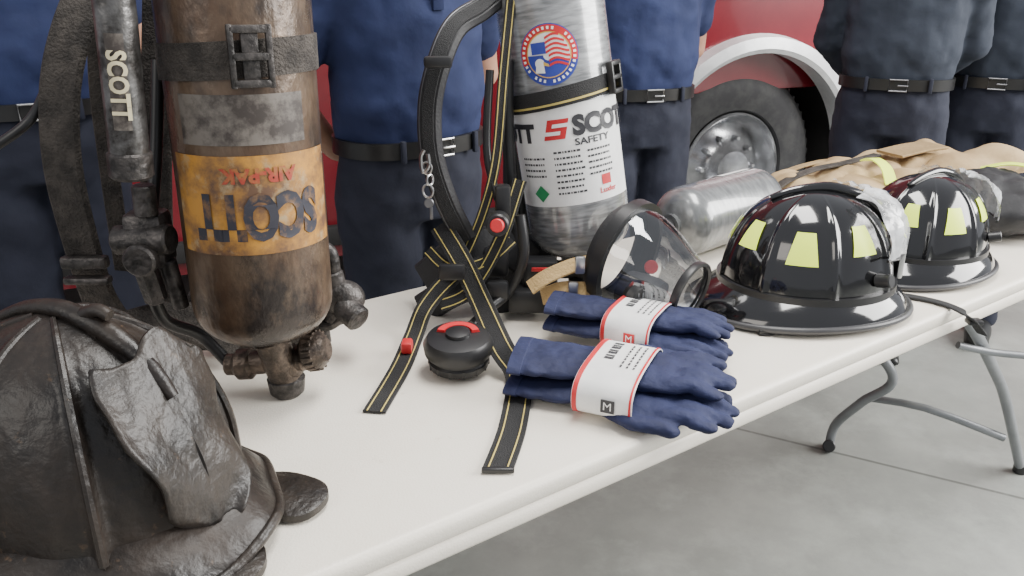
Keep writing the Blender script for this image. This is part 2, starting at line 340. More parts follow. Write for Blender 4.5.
# ------------------------------------------------------------------ fire truck
def truck():
    ang=math.atan2(.404,1)
    Mx=Matrix.Translation((1.12,3.86,0))@Matrix.Rotation(ang,4,'Z')
    t=thing('fire_truck','red fire truck with polished wheel arch standing behind the people','fire truck',Mx=Mx)
    R=.585; zc=.50; wz=.48
    pts=[(-5.5,.32)]
    a0=math.asin((.32-zc)/R)
    for k in range(33):
        a=PI-a0-(PI-2*a0)*k/32; pts.append((R*math.cos(a),zc+R*math.sin(a)))
    pts+=[(3.2,.32),(3.2,3.0),(-5.5,3.0)]
    n=len(pts); V=[Vector((x,0,z)) for x,z in pts]+[Vector((x,.06,z)) for x,z in pts]
    F=[list(range(n))[::-1],list(range(n,2*n))]+[[i,(i+1)%n,n+(i+1)%n,n+i] for i in range(n)]
    obj('side_panel',MB().add(V,F),m_truck,t,ang=20)
    bx=MB().box((-1.15,1.2,1.9),(8.6,2.2,2.1),.03); bx.box((-3.3,1.2,.7),(4.4,2.1,.6),.03); bx.box((2.1,1.2,.7),(2.0,2.1,.6),.03)
    obj('truck_body',bx,m_truck,t)
    w=MB(); w.box((0,.75,.66),(1.6,.02,1.1),0)
    rings=[[Vector(((R+.01)*math.cos(a),y,zc+(R+.01)*math.sin(a))) for a in [PI+.4-(PI+.8)*k/32 for k in range(33)]] for y in (.03,.74)]
    w.loft(rings,cap=False,closed=False); obj('wheel_well',w,m_dark,t)
    tr=MB(); rg=[]
    for k in range(49):
        a=PI-a0-(PI-2*a0)*k/48; d=Vector((math.cos(a),0,math.sin(a))); c=Vector((0,0,zc))
        rg.append([c+d*(R-.04)+Vector((0,.05,0)),c+d*(R-.04)+Vector((0,-.05,0)),c+d*(R-.02)+Vector((0,-.065,0)),c+d*(R+.03)+Vector((0,-.06,0)),c+d*(R+.045)+Vector((0,.01,0))])
    tr.loft(rg,cap=True); obj('wheel_arch_trim',tr,m_arch,t)
    Wm=Matrix.Translation((0,.14,wz))@Matrix.Rotation(PI/2,4,'X')
    ty=MB().lathe([(.26,-.02),(.29,.03),(.38,.05),(.435,.04),(.475,.0),(.48,-.1),(.475,-.2),(.42,-.24),(.26,-.22)],Wm,64,cap=False)
    for k in range(60):
        a=k*2*PI/60; ty.box((.474*math.cos(a),.474*math.sin(a),-.1),(.014,.03,.2),.003,Wm)
    obj('tyre',ty,m_tire,t)
    ri=MB().lathe([(.275,.02),(.265,.035),(.255,.02),(.24,-.05),(.22,-.08),(.17,-.05),(.13,-.03),(.11,.0),(.09,.04),(.03,.05),(.001,.05)],Wm,48,cap=False)
    rm=obj('wheel_rim',ri,m_rim,t)
    for k in range(10):
        a=k*2*PI/10; p=Wm@Vector((.15*math.cos(a),.15*math.sin(a),-.05)); q=Wm@Vector((.15*math.cos(a),.15*math.sin(a),.0))
        obj('lug_nut',MB().cyl(p,q,.014,.011,6),m_rim,rm)
    for x0,x1,z0,z1 in ((.8,1.75,.5,2.6),(-2.0,-.8,.45,2.6),(-3.4,-2.1,.45,2.6),(-.62,.72,1.30,2.6)):
        d=MB().box(((x0+x1)/2,-.012,(z0+z1)/2),(x1-x0,.03,z1-z0),.012)
        dd=obj('compartment_door',d,m_truck,t)
        obj('door_handle',MB().box((x1-.12,-.04,(z0+z1)/2-.2),(.03,.03,.18),.01),m_chrome,dd)
        fr=MB()
        for xx in (x0,x1): fr.box((xx,-.002,(z0+z1)/2),(.035,.03,z1-z0+.04),.004)
        for zz in (z0,z1): fr.box(((x0+x1)/2,-.002,zz),(x1-x0,.03,.035),.004)
        obj('door_gasket',fr,m_dark,dd)
    obj('rub_rail',MB().box((-3.1,-.03,.42),(4.6,.05,.08),.01),m_dark,t)
    obj('rub_rail',MB().box((1.95,-.03,.42),(2.3,.05,.08),.01),m_steel,t)
    obj('side_marker',MB().box((.74,-.035,.98),(.05,.03,.11),.012),m_chrome,t)
    for x in (-3.6,2.6): obj('chassis_support',MB().box((x,.9,.26),(.3,1.2,.52),.02),m_dark,t)
truck()
# ------------------------------------------------------------------ people
def person(x,y,yaw,H,shirt,label,sleeve='short',armout=.27,buckle=None):
    k=H/1.78
    Mx=Matrix.Translation((x,y,0))@Matrix.Rotation(yaw,4,'Z')@Matrix.Scale(k,4)
    t=thing('person',label,'person',Mx=Mx,group=None)
    b=MB()
    def tor(rs,mb,seg=28,p=2.4):
        rings=[]
        for z,w,d,yo in rs:
            rr=[]
            for q in range(seg):
                a=q*2*PI/seg; ca,sa=math.cos(a),math.sin(a)
                rr.append(Vector((w*math.copysign(abs(ca)**(2/p),ca),yo+d*math.copysign(abs(sa)**(2/p),sa),z)))
            rings.append(rr)
        mb.loft(rings)
    tor([(.86,.13,.085,0),(.95,.15,.095,0),(1.05,.145,.09,0),(1.2,.15,.095,0),(1.35,.175,.105,.0),(1.43,.165,.09,.005),(1.48,.1,.065,.01)],b)
    b.caps((0,.015,1.45),.058,(0,-.005,1.56),.054)
    b.ell((0,-.005,1.665),(.074,.092,.108)); b.ell((0,-.035,1.60),(.052,.055,.05))
    b.caps((0,-.095,1.67),.009,(0,-.115,1.635),.013)
    for s in (-1,1):
        b.ell((s*.077,.005,1.655),(.010,.018,.03)); b.ell((s*.03,-.07,1.685),(.022,.02,.012))
        sh=(s*.185,0,1.41); el=(s*armout,.07,1.13); wr=(s*.10,.185,.96)
        b.caps(sh,.055,el,.042); b.caps(el,.043,wr,.028)
        b.caps(wr,.028,(s*.03,.21,.935),.03)
        for f in range(4):
            p0=Vector((s*.035,.2,.955-f*.021)); L=(.036,.041,.038,.03)[f]
            p1=p0+Vector((-s*L,.028,-.012)); p2=p1+Vector((-s*L*.8,.004,-.014))
            b.caps(p0,.0105,p1,.0095,10); b.caps(p1,.0095,p2,.008,10)
        b.caps((s*.06,.2,.965),.012,(s*.035,.235,.985),.010,10)
        b.caps((s*.035,.235,.985),.010,(s*.01,.245,.98),.009,10)
        b.caps((s*.09,0,.88),.085,(s*.1,-.01,.5),.052); b.caps((s*.1,-.01,.5),.05,(s*.11,.01,.1),.035)
    obj('body',b,m_skin,t,remesh=.0075,smooth=3)
    h=MB(); h.ell((0,.012,1.695),(.079,.094,.092)); h.ell((0,.04,1.65),(.072,.07,.075))
    obj('hair',h,m_hair,t,remesh=.01,smooth=2)
    for s in (-1,1):
        obj('eye',MB().ell((s*.03,-.086,1.672),(.012,.008,.007)),m_white,t)
        obj('eyebrow',MB().caps((s*.018,-.094,1.692),.003,(s*.045,-.083,1.694),.003,8),m_hair,t)
    obj('mouth',MB().caps((-.02,-.087,1.605),.004,(.02,-.087,1.605),.004,8),m_oldred,t)
    sh=MB()
    tor([(.99,.170,.118,0),(1.03,.183,.130,0),(1.08,.187,.135,-.005),(1.18,.184,.132,-.005),(1.3,.195,.134,0),(1.4,.2,.118,.0),(1.45,.165,.095,.005),(1.5,.075,.07,.008)],sh)
    for s in (-1,1):
        S0=Vector((s*.185,0,1.41)); E=Vector((s*armout,.07,1.13)); Wp=Vector((s*.10,.185,.96))
        sh.caps(S0,.073,S0+(E-S0)*(.68 if sleeve=='short' else 1),.062)
        if sleeve!='short': sh.caps(E,.056,Wp,.044)
    obj('shirt',sh,shirt,t,remesh=.011,smooth=4,disp=(.026,.09))
    cl=MB(); cl.tube([(.075*math.cos(a),.012+.075*math.sin(a),1.475+.012*math.sin(a)) for a in [q*2*PI/24 for q in range(24)]],.014,8,1,loop=True)
    obj('collar',cl,shirt,t)
    pk=MB().box((0,-.138,1.37),(.028,.006,.14),.002); obj('button_placket',pk,shirt,t)
    pa=MB(); tor([(.82,.170,.115,.005),(.88,.184,.130,.005),(.95,.180,.128,0),(1.02,.170,.120,0),(1.03,.15,.10,0)],pa)
    for s in (-1,1):
        pa.caps((s*.088,.005,.86),.102,(s*.1,-.01,.5),.085); pa.caps((s*.1,-.01,.5),.085,(s*.11,.015,.09),.070)
    obj('trousers',pa,m_pants,t,remesh=.012,smooth=3,disp=(.026,.10))
    be=MB(); rg=[]
    for q in range(40):
        a=q*2*PI/40; ca,sa=math.cos(a),math.sin(a); f=lambda e:((.180+e)*math.copysign(abs(ca)**.83,ca),(.131+e)*math.copysign(abs(sa)**.83,sa))
        rg.append([Vector((*f(-.006),.985)),Vector((*f(.006),.985)),Vector((*f(.006),1.022)),Vector((*f(-.006),1.022))])
    be.loft(rg,loop=True); bo=obj('belt',be,m_belt,t)
    bk=MB()
    bk.tube([(-.028,-.142,.985),(.028,-.142,.985),(.028,-.142,1.022),(-.028,-.142,1.022)],.0035,8,1,loop=True); bk.caps((0,-.144,1.003),.003,(.028,-.145,1.003),.003,8)
    obj('belt_buckle',bk,buckle or m_steel,bo)
    for xx in (-.1,.1): obj('belt_loop',MB().box((xx,-.130,1.003),(.012,.012,.05),.003),m_pants,t)
    for s in (-1,1):
        sho=MB(); sho.ell((s*.115,-.06,.045),(.048,.14,.045)); sho.caps((s*.11,.02,.06),.05,(s*.11,.02,.12),.045)
        sho.box((s*.115,-.05,.012),(.09,.27,.024),.01)
        obj('shoe',sho,m_belt,t,remesh=.008,smooth=2)
    return t
person(-.25,1.99,math.radians(40),1.80,m_shirt,'person in royal blue short-sleeved shirt and dark belt standing between the two air tanks',armout=.28)
person(-1.25,2.16,math.radians(30),1.90,m_shirt,'person in blue shirt behind the burnt air tank harness at far left')
person(.43,2.84,math.radians(14),1.80,m_shirt,'person in blue shirt and navy trousers standing before the truck wheel',armout=.22)
person(1.37,3.0,math.radians(-20),1.82,m_shirt2,'person in dark navy clothes beside the truck wheel arch behind the tan coat',sleeve='long',armout=.225,buckle=m_dullsteel)
person(1.80,3.12,math.radians(-28),1.80,m_shirt2,'person in dark navy clothes at far right edge behind black coat',sleeve='long',armout=.225,buckle=m_dullsteel)
# ------------------------------------------------------------------ helmets
def helmet(label,loc,yaw,s,burnt=False,tilt=0):
    Mx=Matrix.Translation(loc)@Matrix.Rotation(yaw,4,'Z')@Matrix.Rotation(tilt,4,'Y')@Matrix.Scale(s,4)
    t=thing('fire_helmet',label,'helmet',Mx=Mx)
    ax,ay,h=.155,.130,(.204 if burnt else .174)
    ridges=[k*PI/4 for k in range(8)]
    amp=.095 if burnt else .050; wd=.038 if burnt else .042; pw=.84 if burnt else .72
    def dp(th,ph,off=0):
        r=max(math.cos(ph),0)**pw; z=h*math.sin(ph)**.95
        rd=0
        for q in ridges:
            d=(th-q+PI)%(2*PI)-PI; rd+=amp*math.exp(-(d/wd*(r if burnt else 1))**2)
        rd*=min(1,r*1.5)
        if burnt: rd+=.022*noise.noise(Vector((math.cos(th)*2,math.sin(th)*2,ph*2)))+.010*noise.noise(Vector((math.cos(th)*9,math.sin(th)*9,ph*7)))
        e=1+rd+off/.13
        return Vector((ax*r*e*math.cos(th),ay*r*e*math.sin(th),z*(1+off/.17)+ (.006*math.exp(-(r/.3)**2))))
    mat=m_old if burnt else m_helm
    rings=[[dp(q*2*PI/240,PI/2*(i/30)*.995) for q in range(240)] for i in range(31)]
    obj('shell',MB().loft(rings),mat,t,ang=80)
    def outer(th):
        bk=((1-math.cos(th))/2)**2; fr=max(0,math.cos(th))**2
        w=.024+.034*bk+.014*fr
        z=-.030-.006*bk+.006*abs(math.sin(th))**2
        if burnt: z+=.010*math.sin(3*th+.6)+.004*math.sin(9*th); w=.042+.05*bk+.012*fr+.004*math.sin(7*th)
        return Vector(((ax+w)*math.cos(th),(ay+w*.9)*math.sin(th),z))
    rg=[]
    for q in range(120):
        th=q*2*PI/120; o=outer(th); i=Vector((ax*.97*math.cos(th),ay*.97*math.sin(th),.014)); m=i.lerp(o,.55); m.z=i.z*.40+o.z*.60+.007
        up=Vector((0,0,.003)); rg.append([i-up,m-up,o-up,o+up,m+up,i+up])
    obj('brim',MB().loft(rg,loop=True),mat,t,ang=60)
    obj('brim_edge',MB().tube([outer(q*2*PI/120) for q in range(120)],.0062,10,1,loop=True),m_old2 if burnt else m_brimedge,t)
    rg=[]
    for q in range(96):
        th=q*2*PI/96; f=lambda e,z:Vector(((ax+e)*math.cos(th),(ay+e)*math.sin(th),z))
        rg.append([f(-.004,.004),f(.007,.004),f(.007,.02),f(-.004,.02)])
    if not burnt: obj('base_band',MB().loft(rg,loop=True),m_blk,t)
    cr=[dp(0,PI/2*f,.004) for f in (.45,.6,.75,.88,.98)]+[dp(PI,PI/2*f,.003) for f in (.9,.75)]
    obj('crest',MB().tube(cr,[.006,.009,.011,.011,.010,.008,.005],10,6),mat,t)
    obj('liner',MB().lathe([(.118,-.004),(.122,.02),(.10,.08),(.05,.11)],None,32),m_dark,t)
    if burnt:
        for q in ridges[1:]:
            obj('rib_cord',MB().tube([dp(q,PI/2*f,-.0005) for f in (.02,.2,.4,.6,.8,.95)],[.005,.005,.0045,.0045,.004,.0035],8,5),mat,t)
        V=[];F=[];nu,nv=26,40
        for j in range(nv+1):
            v=j/nv
            w=.046+.022*min(1,v*1.6)
            if v<.14: w*=math.sqrt(max(v,.004)/.14)*.75+.25
            if v>.86: w*=1-.25*((v-.86)/.14)**1.5
            w*=1+.04*math.sin(v*13)
            for i in range(nu+1):
                uu=2*i/nu-1; y=uu*w
                x=ax+.020-.066*v**1.5-1.2*y*y + (.012*(abs(uu)**3)*math.sin(6*v+1.6*uu)) + .003*noise.noise(Vector((uu*2.2,v*5,1)))
                z=.004+.190*v-.016*abs(uu)**1.5*(v**4)+.010*v**6*math.sin(uu*4)+.004*noise.noise(Vector((uu*3,v*2,7)))*v
                V.append(Vector((x,y,z)))
        for j in range(nv):
            for i in range(nu): k=j*(nu+1)+i; F.append([k,k+1,k+nu+2,k+nu+1])
        so=obj('front_shield',MB().add(V,F),m_old2,t,ang=80); md=so.modifiers.new('s','SOLIDIFY'); md.thickness=.004
        obj('shield_holder',MB().tube([dp(0,1.25,.0),(.04,0,.208),(.060,0,.220),(.075,0,.216)],[.010,.009,.007,.006],10,6),m_old,t)
        for (px,py,a,b,rt) in ((286,500,.060,.042,-.5),(222,560,.07,.045,-.9)):
            ce=P(px,py,z=TZ+.003); rr=[]
            for q in range(32):
                g=q*2*PI/32; e=Vector((a*math.copysign(abs(math.cos(g))**.8,math.cos(g)),b*math.copysign(abs(math.sin(g))**.8,math.sin(g)),0)); e=Matrix.Rotation(rt,3,'Z')@e
                e=ce+e; e.z+=.004+.003*math.sin(2*g); rr.append(e)
            f=MB().loft([rr,[p+Vector((0,0,.010)) for p in rr],[ce+(p-ce)*.9+Vector((0,0,.013)) for p in rr]])
            obj('ear_flap',f,m_old2,t,world=True)
    else:
        for i,(a,p0,p1,wb) in enumerate(((-2.74,.50,.84,.17),(-1.96,.42,.80,.19),(-1.17,.52,.88,.18),(1.2,.45,.75,.17),(2.0,.45,.75,.17),(2.75,.45,.75,.15))):
            V=[];F=[]
            for j in range(7):
                for k in range(9):
                    v=j/6; w=wb*(1-.32*v); V.append(dp(a+w*(2*k/8-1),p0+(p1-p0)*v,.0022))
            for j in range(6):
                for k in range(8): q=j*9+k; F.append([q,q+1,q+10,q+9])
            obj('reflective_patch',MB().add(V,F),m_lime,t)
        V=[];F=[];n=28
        for j in range(11):
            v=j/10
            for k in range(n+1):
                th=-.98+1.9*k/n; ph=.42+.80*v; p=dp(th,ph,.018+.014*math.sin(v*PI)+.004*math.sin(k*1.3+j)); V.append(p)
        for j in range(10):
            for k in range(n): q=j*(n+1)+k; F.append([q,q+1,q+n+2,q+n+1])
        obj('visor',MB().add(V,F),m_visor,t,ang=80)
        ed=MB().tube([dp(-.98+1.9*k/24,.42,.018) for k in range(25)],.0028,8,1); obj('visor_frame',ed,m_blk,t)
        for sgn in (-1,1):
            p=dp(sgn*1.0,.24,.0); q=dp(sgn*1.0,.24,.026); obj('visor_knob',MB().cyl(p,q,.012),m_blk,t)
        obj('front_bracket',MB().box((ax+.012,0,.06),(.012,.05,.09),.004),m_steel,t)
    return t
h1=P(88,496,z=.79)
helmet('burnt brown-black leather fire helmet with curled front shield, nearest the camera',Vector((h1.x,h1.y+.01,TZ+.055)),math.radians(-20),1.14,True)
h3=P(803,288,z=.775)
helmet('glossy black fire helmet with lime patches beside the clear face mask',Vector((h3.x,h3.y,TZ+.046)),math.radians(2),1.12)
h4=P(922,257,z=.775)
helmet('glossy black fire helmet with lime patches behind the first one, beside black coat',Vector((h4.x+.01,h4.y+.04,TZ+.042)),math.radians(30),1.0)
def chin(label,pts,w=.022):
    t=thing('chin_strap',label,'strap',pts[0])
    up=Vector((0,0,1))
    obj('webbing',MB().ribbon(pts,w,.004,up),m_web,t,world=True)
    c=pts[-2].lerp(pts[-1],.4); obj('buckle',MB().box(c+Vector((0,0,.004)),(.03,.024,.01),.003),m_blk,t,world=True)
chin('black chin strap lying under the brim of the helmet beside the mask',[P(800,308,z=TZ+.004),P(780,322,z=TZ+.004),P(770,332,z=TZ+.004),P(758,332,z=TZ+.004)])
chin('black chin strap hanging over table edge between the two glossy helmets',[P(895,294,z=TZ+.006),P(925,299,z=TZ+.005),P(950,306,z=TZ+.004),P(968,316,z=TZ-.005),P(982,334,z=TZ-.06)])
# ------------------------------------------------------------------ air packs
def tank_profile(R,L,neck=.028):
    pr=[(neck,-.012),(neck,.0)]
    for k in range(1,10):
        a=PI/2*k/9; pr.append((neck+(R-neck)*math.sin(a),R*.62*(1-math.cos(a))))
    pr.append((R,L-R*.7))
    for k in range(1,10):
        a=PI/2*k/9; pr.append((.01+(R-.01)*math.cos(a),L-R*.7+R*.7*math.sin(a)))
    return pr
def frame(B,T):
    z=(T-B).normalized(); y=Vector((0,1,0)); x=y.cross(z).normalized(); y=z.cross(x)
    m=Matrix((x,y,z)).transposed().to_4x4(); m.translation=B; return m
def band(mb,R,z,h,t,slope=0,seg=48):
    rg=[]
    for q in range(seg):
        a=q*2*PI/seg; f=lambda r,zz:Vector((r*math.sin(a),-r*math.cos(a),zz+slope*math.sin(a)))
        rg.append([f(R,z-h/2),f(R+t,z-h/2),f(R+t,z+h/2),f(R,z+h/2)])
    return mb.loft(rg,loop=True)
CAMN=Vector((0,-1,.35))
# --- burnt air pack
B1=Vector((-.388,1.185,.858)); T1=Vector((-.384,1.20,1.42)); Mx1=frame(B1,T1)
p1=thing('air_pack','burnt sooty air pack with scorched yellow-label tank standing behind burnt helmet','air pack',Mx=Mx1)
R1=.105
cy=obj('air_cylinder',MB().lathe(tank_profile(R1,.58),None,64),m_rust,p1)
A1=math.radians(18)
lb=obj('yellow_label',cyl_patch(MB(),R1,A1-1.15,A1+1.25,.165,.304,.0012,30,6),m_oldlabel,cy)
obj('lettering',cyl_text(MB(),'SCOTT',.084,R1,A1+.06,.222,.0028,flip=True,bold=.0050,sx=.66),m_oldink,lb)
obj('lettering',cyl_text(MB(),'AIR-PAK',.027,R1,A1+.10,.278,.0026,flip=True,bold=.0013),m_oldred,lb)
obj('grey_label',cyl_patch(MB(),R1,A1-.9,A1+.8,.318,.385,.001,20,2),m_oldgrey,cy)
obj('cylinder_band',band(MB(),R1,.428,.048,.004,.006),m_oldweb,p1)
bk=MB()
for dx in (-.024,.024): bk.box((dx,0,0),(.008,.012,.080),.002)
for dz in (-.034,0,.034): bk.box((0,0,dz),(.052,.012,.010),.002)
bk.box((0,.004,0),(.022,.008,.065),.002)
Mb=Matrix.Rotation(A1+.12,4,'Z')@Matrix.Translation((0,-(R1+.012),.434))
obj('band_buckle',MB().add(bk.V,bk.F,Mb),m_sootmetal,p1)
vw=B1+Vector((.005,-.005,-.015))
base=P(283,400,z=TZ+.0)
base=Vector((base.x+.003,base.y+.02,TZ))
va=obj('cylinder_valve',MB().cyl(vw+Vector((0,0,.02)),base+Vector((0,0,.030)),.027,.027,b=.25),m_rustmetal,p1,world=True)
obj('valve_foot',MB().cyl(base+Vector((0,0,.038)),base,.031,.028,b=.25),m_sootmetal,va,world=True)
obj('valve_body',MB().ell(base+Vector((0,0,.060)),(.036,.032,.034)).cyl(base+Vector((-.070,.01,.052)),base+Vector((.04,-.008,.070)),.020,.020,b=.3),m_rustmetal,va,world=True)
ki=base+Vector((.034,-.002,.080)); kj=base+Vector((.074,-.012,.088))
kd=(kj-ki).normalized(); ka=kd.cross(Vector((0,0,1))).normalized(); kb=ka.cross(kd)
kn=MB().cyl(ki,kj,.034,.031,28,b=.5)
for q in range(18):
    a=q*2*PI/18; o_=ka*.0318*math.cos(a)+kb*.0318*math.sin(a); kn.cyl(ki+o_+kd*.012,kj+o_*.98-kd*.012,.0028,seg=8)
obj('valve_knob',kn,m_rustmetal,va,world=True)
obj('coupling_nut',MB().cyl(base+Vector((-.085,.01,.05)),base+Vector((-.050,.008,.053)),.026,seg=24,b=.3).cyl(base+Vector((-.10,.01,.05)),base+Vector((-.08,.01,.05)),.018),m_rustmetal,va,world=True)
bf=MB()
for xx in (-.47,-.36): bf.tube([(xx+.01,1.37,TZ+.02),(xx,1.36,1.0),(xx+.005,1.35,1.25),(xx+.01,1.34,1.5)],.018,12,6)
bf.box((-.42,1.35,1.30),(.14,.02,.12),.008); bf.box((-.42,1.36,.98),(.16,.025,.16),.008)
obj('back_frame',bf,m_sootmetal,p1,world=True)
obj('waist_pad',MB().box((-.46,1.36,.81),(.24,.05,.12),.02),m_oldweb,p1,world=True)
sp=[P(96,-30,F=1.22),P(72,30,F=1.18),P(60,90,F=1.16),P(62,160,F=1.16),P(76,225,F=1.18),P(98,295,F=1.22),P(120,330,F=1.24)]
obj('shoulder_strap',MB().ribbon(sp,.056,.014,CAMN),m_oldweb,p1,world=True)
obj('shoulder_strap',MB().ribbon([P(108,-30,F=1.25),P(98,60,F=1.24),P(108,160,F=1.25),P(124,270,F=1.27)],.03,.008,CAMN),m_oldweb,p1,world=True)
obj('shoulder_strap',MB().ribbon([P(160,-30,F=1.30),P(158,60,F=1.29),P(156,170,F=1.28),P(160,300,F=1.28)],.05,.010,CAMN),m_oldweb,p1,world=True)
obj('strap_slider',MB().box(P(85,262,F=1.18),(.07,.02,.02),.005),m_sootmetal,p1,world=True)
obj('strap_slider',MB().box(P(88,280,F=1.18),(.07,.02,.012),.004),m_sootmetal,p1,world=True)
g=MB().tube([P(106,-60,F=1.08),P(116,20,F=1.08),P(131,168,F=1.08)],.0255,24,1)
ga=obj('alarm_tube',g,m_wornmetal,p1,world=True)
obj('end_cap',MB().cyl(P(132,178,F=1.08),P(129,150,F=1.08),.0285),m_sootmetal,ga,world=True)
ax0=P(131,168,F=1.08); ax1=P(106,-60,F=1.08); MG=frame(ax0,ax1)
pt=cyl_patch(MB(),.0255,-.15,.70,.055,.175,.0015,12,1)
gl=obj('label_strip',MB().add(pt.V,pt.F,MG),m_oldgrey,ga,world=True)
tt=cyl_text(MB(),'SCOTT',.027,.0255,.27,.112,.0045,rot=-PI/2,bold=.0010)
obj('lettering',MB().add(tt.V,tt.F,MG),m_cream,gl,world=True)
rd=MB(); c=P(150,238,F=1.15)
rd.box(c,(.06,.05,.085),.012); rd.cyl(c+Vector((-.045,-.01,.0)),c+Vector((.04,-.02,.005)),.022); rd.cyl(c+Vector((.01,-.02,.04)),c+Vector((.012,-.02,.085)),.016)
rd.cyl(c+Vector((.0,-.03,-.02)),c+Vector((0,-.05,-.02)),.024); rd.cyl(c+Vector((-.01,-.01,-.04)),c+Vector((-.005,0,-.10)),.017,seg=6)
rd.cyl(c+Vector((.025,-.01,-.03)),c+Vector((.03,0,-.11)),.012)
obj('pressure_reducer',rd,m_sootmetal,p1,world=True)
obj('air_hose',MB().tube([P(158,60,F=1.2),P(156,150,F=1.18),P(152,210,F=1.16)],.009,12,6),m_blk,p1,world=True)
obj('air_hose',MB().tube([P(150,285,F=1.16),P(165,320,F=1.18),P(200,335,F=1.22),base+Vector((-.095,.012,.05))],.010,12,6),m_blk,p1,world=True)
obj('air_hose',MB().tube([P(-10,150,F=1.15),P(30,120,F=1.16),P(50,80,F=1.2)],.007,12,6),m_blk,p1,world=True)
obj('waist_strap',MB().ribbon([P(240,345,F=1.32),P(200,325,F=1.30),P(160,322,F=1.27),P(110,335,F=1.2)],.07,.012,Vector((0,-1,.8))),m_oldweb,p1,world=True)
c=P(343,298,F=1.36)
rg_=MB(); rg_.ell(c,(.040,.03,.034)); rg_.cyl(c+Vector((.0,-.01,-.01)),c+Vector((.034,-.035,-.028)),.024); rg_.cyl(c+Vector((-.01,0,.02)),c+Vector((-.015,0,.05)),.018); rg_.cyl(c+Vector((-.05,.0,-.02)),c+Vector((.0,0,-.01)),.016,seg=6)
rg_.cyl(c+Vector((-.02,.0,-.045)),c+Vector((-.01,0,-.01)),.020)
ro=obj('facepiece_regulator',rg_,m_sootmetal,p1,world=True)
obj('air_hose',MB().tube([c+Vector((-.012,0,.04)),c+Vector((-.015,.0,.085)),c+Vector((-.04,.01,.09)),c+Vector((-.08,.02,.05))],.012,12,6),m_sootmetal,p1,world=True)
obj('air_hose',MB().tube([c+Vector((.0,-.01,-.03)),c+Vector((-.03,-.01,-.05)),c+Vector((-.07,.0,-.045)),c+Vector((-.12,.02,-.04))],.010,12,6),m_sootmetal,p1,world=True)
# --- clean air pack
B2=P(583,252,F=1.65); T2=P(549,0,F=1.675); T2=B2+(T2-B2).normalized()*.56; Mx2=frame(B2,T2)
p2=thing('air_pack','clean air pack with grey tank, round flag decal and white label standing on table','air pack',Mx=Mx2)
R2=.106
cy=obj('air_cylinder',MB().lathe(tank_profile(R2,.62),None,64),m_comp,p2)
A2=math.radians(-4)
wl=obj('white_label',cyl_patch(MB(),R2,A2-1.25,A2+1.35,.128,.322,.001,34,2),m_white,cy)
obj('brand_lettering',cyl_text(MB(),'SCOTT',.050,R2,A2+.90,.279,.0026,bold=.0028),m_ink,wl)
obj('brand_lettering',cyl_text(MB(),'SAFETY',.018,R2,A2+.50,.249,.002,bold=.0004,sx=1.25),m_ink,wl)
obj('brand_lettering',cyl_text(MB(),'SCOTT',.046,R2,A2-1.28,.272,.0026,bold=.0028),m_ink,wl)
lg=MB(); LA=A2-.15
cyl_quad(lg,R2,LA,.278,[(-.026,-.019),(.015,-.019),(.026,.019),(-.015,.019)],.0018)
lo=obj('logo_block',lg,m_red,wl)
lw=MB()
cyl_quad(lw,R2,LA,.278,[(-.008,.0035),(.0215,.0035),(.0235,.0105),(-.006,.0105)],.0028)
cyl_quad(lw,R2,LA,.278,[(-.0235,-.0105),(.006,-.0105),(.008,-.0035),(-.0215,-.0035)],.0028)
obj('logo_stroke',lw,m_white,lo)
fine=MB(); random.seed(9)
for col,(a0,zs,n) in enumerate(((-.72,.222,4),(-.02,.232,8),(.60,.228,5))):
    for i in range(n):
        z=zs-i*.0115; a=a0-.24
        while a<a0+.24:
            w=random.uniform(.02,.07); cyl_patch(fine,R2,A2+a,A2+a+w,z,z+.004,.0016,2,1); a+=w+.018
obj('fine_print',fine,m_ink,wl)
dm=MB()
V=[Vector(((R2+.003)*math.sin(A2-.60+x/R2),-(R2+.003)*math.cos(A2-.60+x/R2),.155+y)) for x,y in ((0,-.017),(.017,0),(0,.017),(-.017,0))]
dm.add(V,[[0,1,2],[0,2,3]]); obj('green_diamond',dm,m_green,wl)
cb=MB(); cyl_patch(cb,R2,A2+.58,A2+.78,.158,.178,.002,3,1); obj('red_emblem',cb,m_red,wl)
obj('emblem_lettering',cyl_text(MB(),'Luxfer',.015,R2,A2+.70,.147,.002,bold=.0003),m_red,wl)
DA=A2-.10; DZ=.416
fd=obj('round_decal',cyl_disk(MB(),R2,DA,DZ,0,.056,.001),m_blue,cy)
obj('decal_ring',cyl_disk(MB(),R2,DA,DZ,.042,.054,.0018,f0=-.3,f1=PI+.3),m_red,fd)
obj('decal_ring',cyl_disk(MB(),R2,DA,DZ,.040,.0420,.0022),m_gold,fd)
obj('decal_field',cyl_disk(MB(),R2,DA,DZ,0,.040,.0018),m_white,fd)
obj('decal_globe',cyl_disk(MB(),R2,DA,DZ,.010,.040,.0022,f0=PI-.05,f1=2*PI-.45),m_blue,fd)
tk=MB(); rnd=random.Random(3)
for k in range(34):
    a=k*2*PI/34; rr0,rr1=.0455,.0510
    if rnd.random()<.12: continue
    cyl_quad(tk,R2,DA,DZ,[(rr0*math.cos(a-.045),rr0*math.sin(a-.045)),(rr1*math.cos(a-.045),rr1*math.sin(a-.045)),(rr1*math.cos(a+.045),rr1*math.sin(a+.045)),(rr0*math.cos(a+.045),rr0*math.sin(a+.045))],.0026,2)
obj('ring_print',tk,m_white,fd)
eg=MB(); cyl_disk(eg,R2,DA-.17,DZ-.014,0,.009,.0032,20); cyl_quad(eg,R2,DA,DZ,[(-.028,-.030),(-.010,-.032),(-.011,-.014),(-.025,-.014)],.0032)
obj('bird_head',eg,m_white,fd)
obj('bird_beak',cyl_quad(MB(),R2,DA,DZ,[(-.011,-.018),(-.001,-.021),(-.002,-.016),(-.011,-.011)],.0036),m_gold,fd)
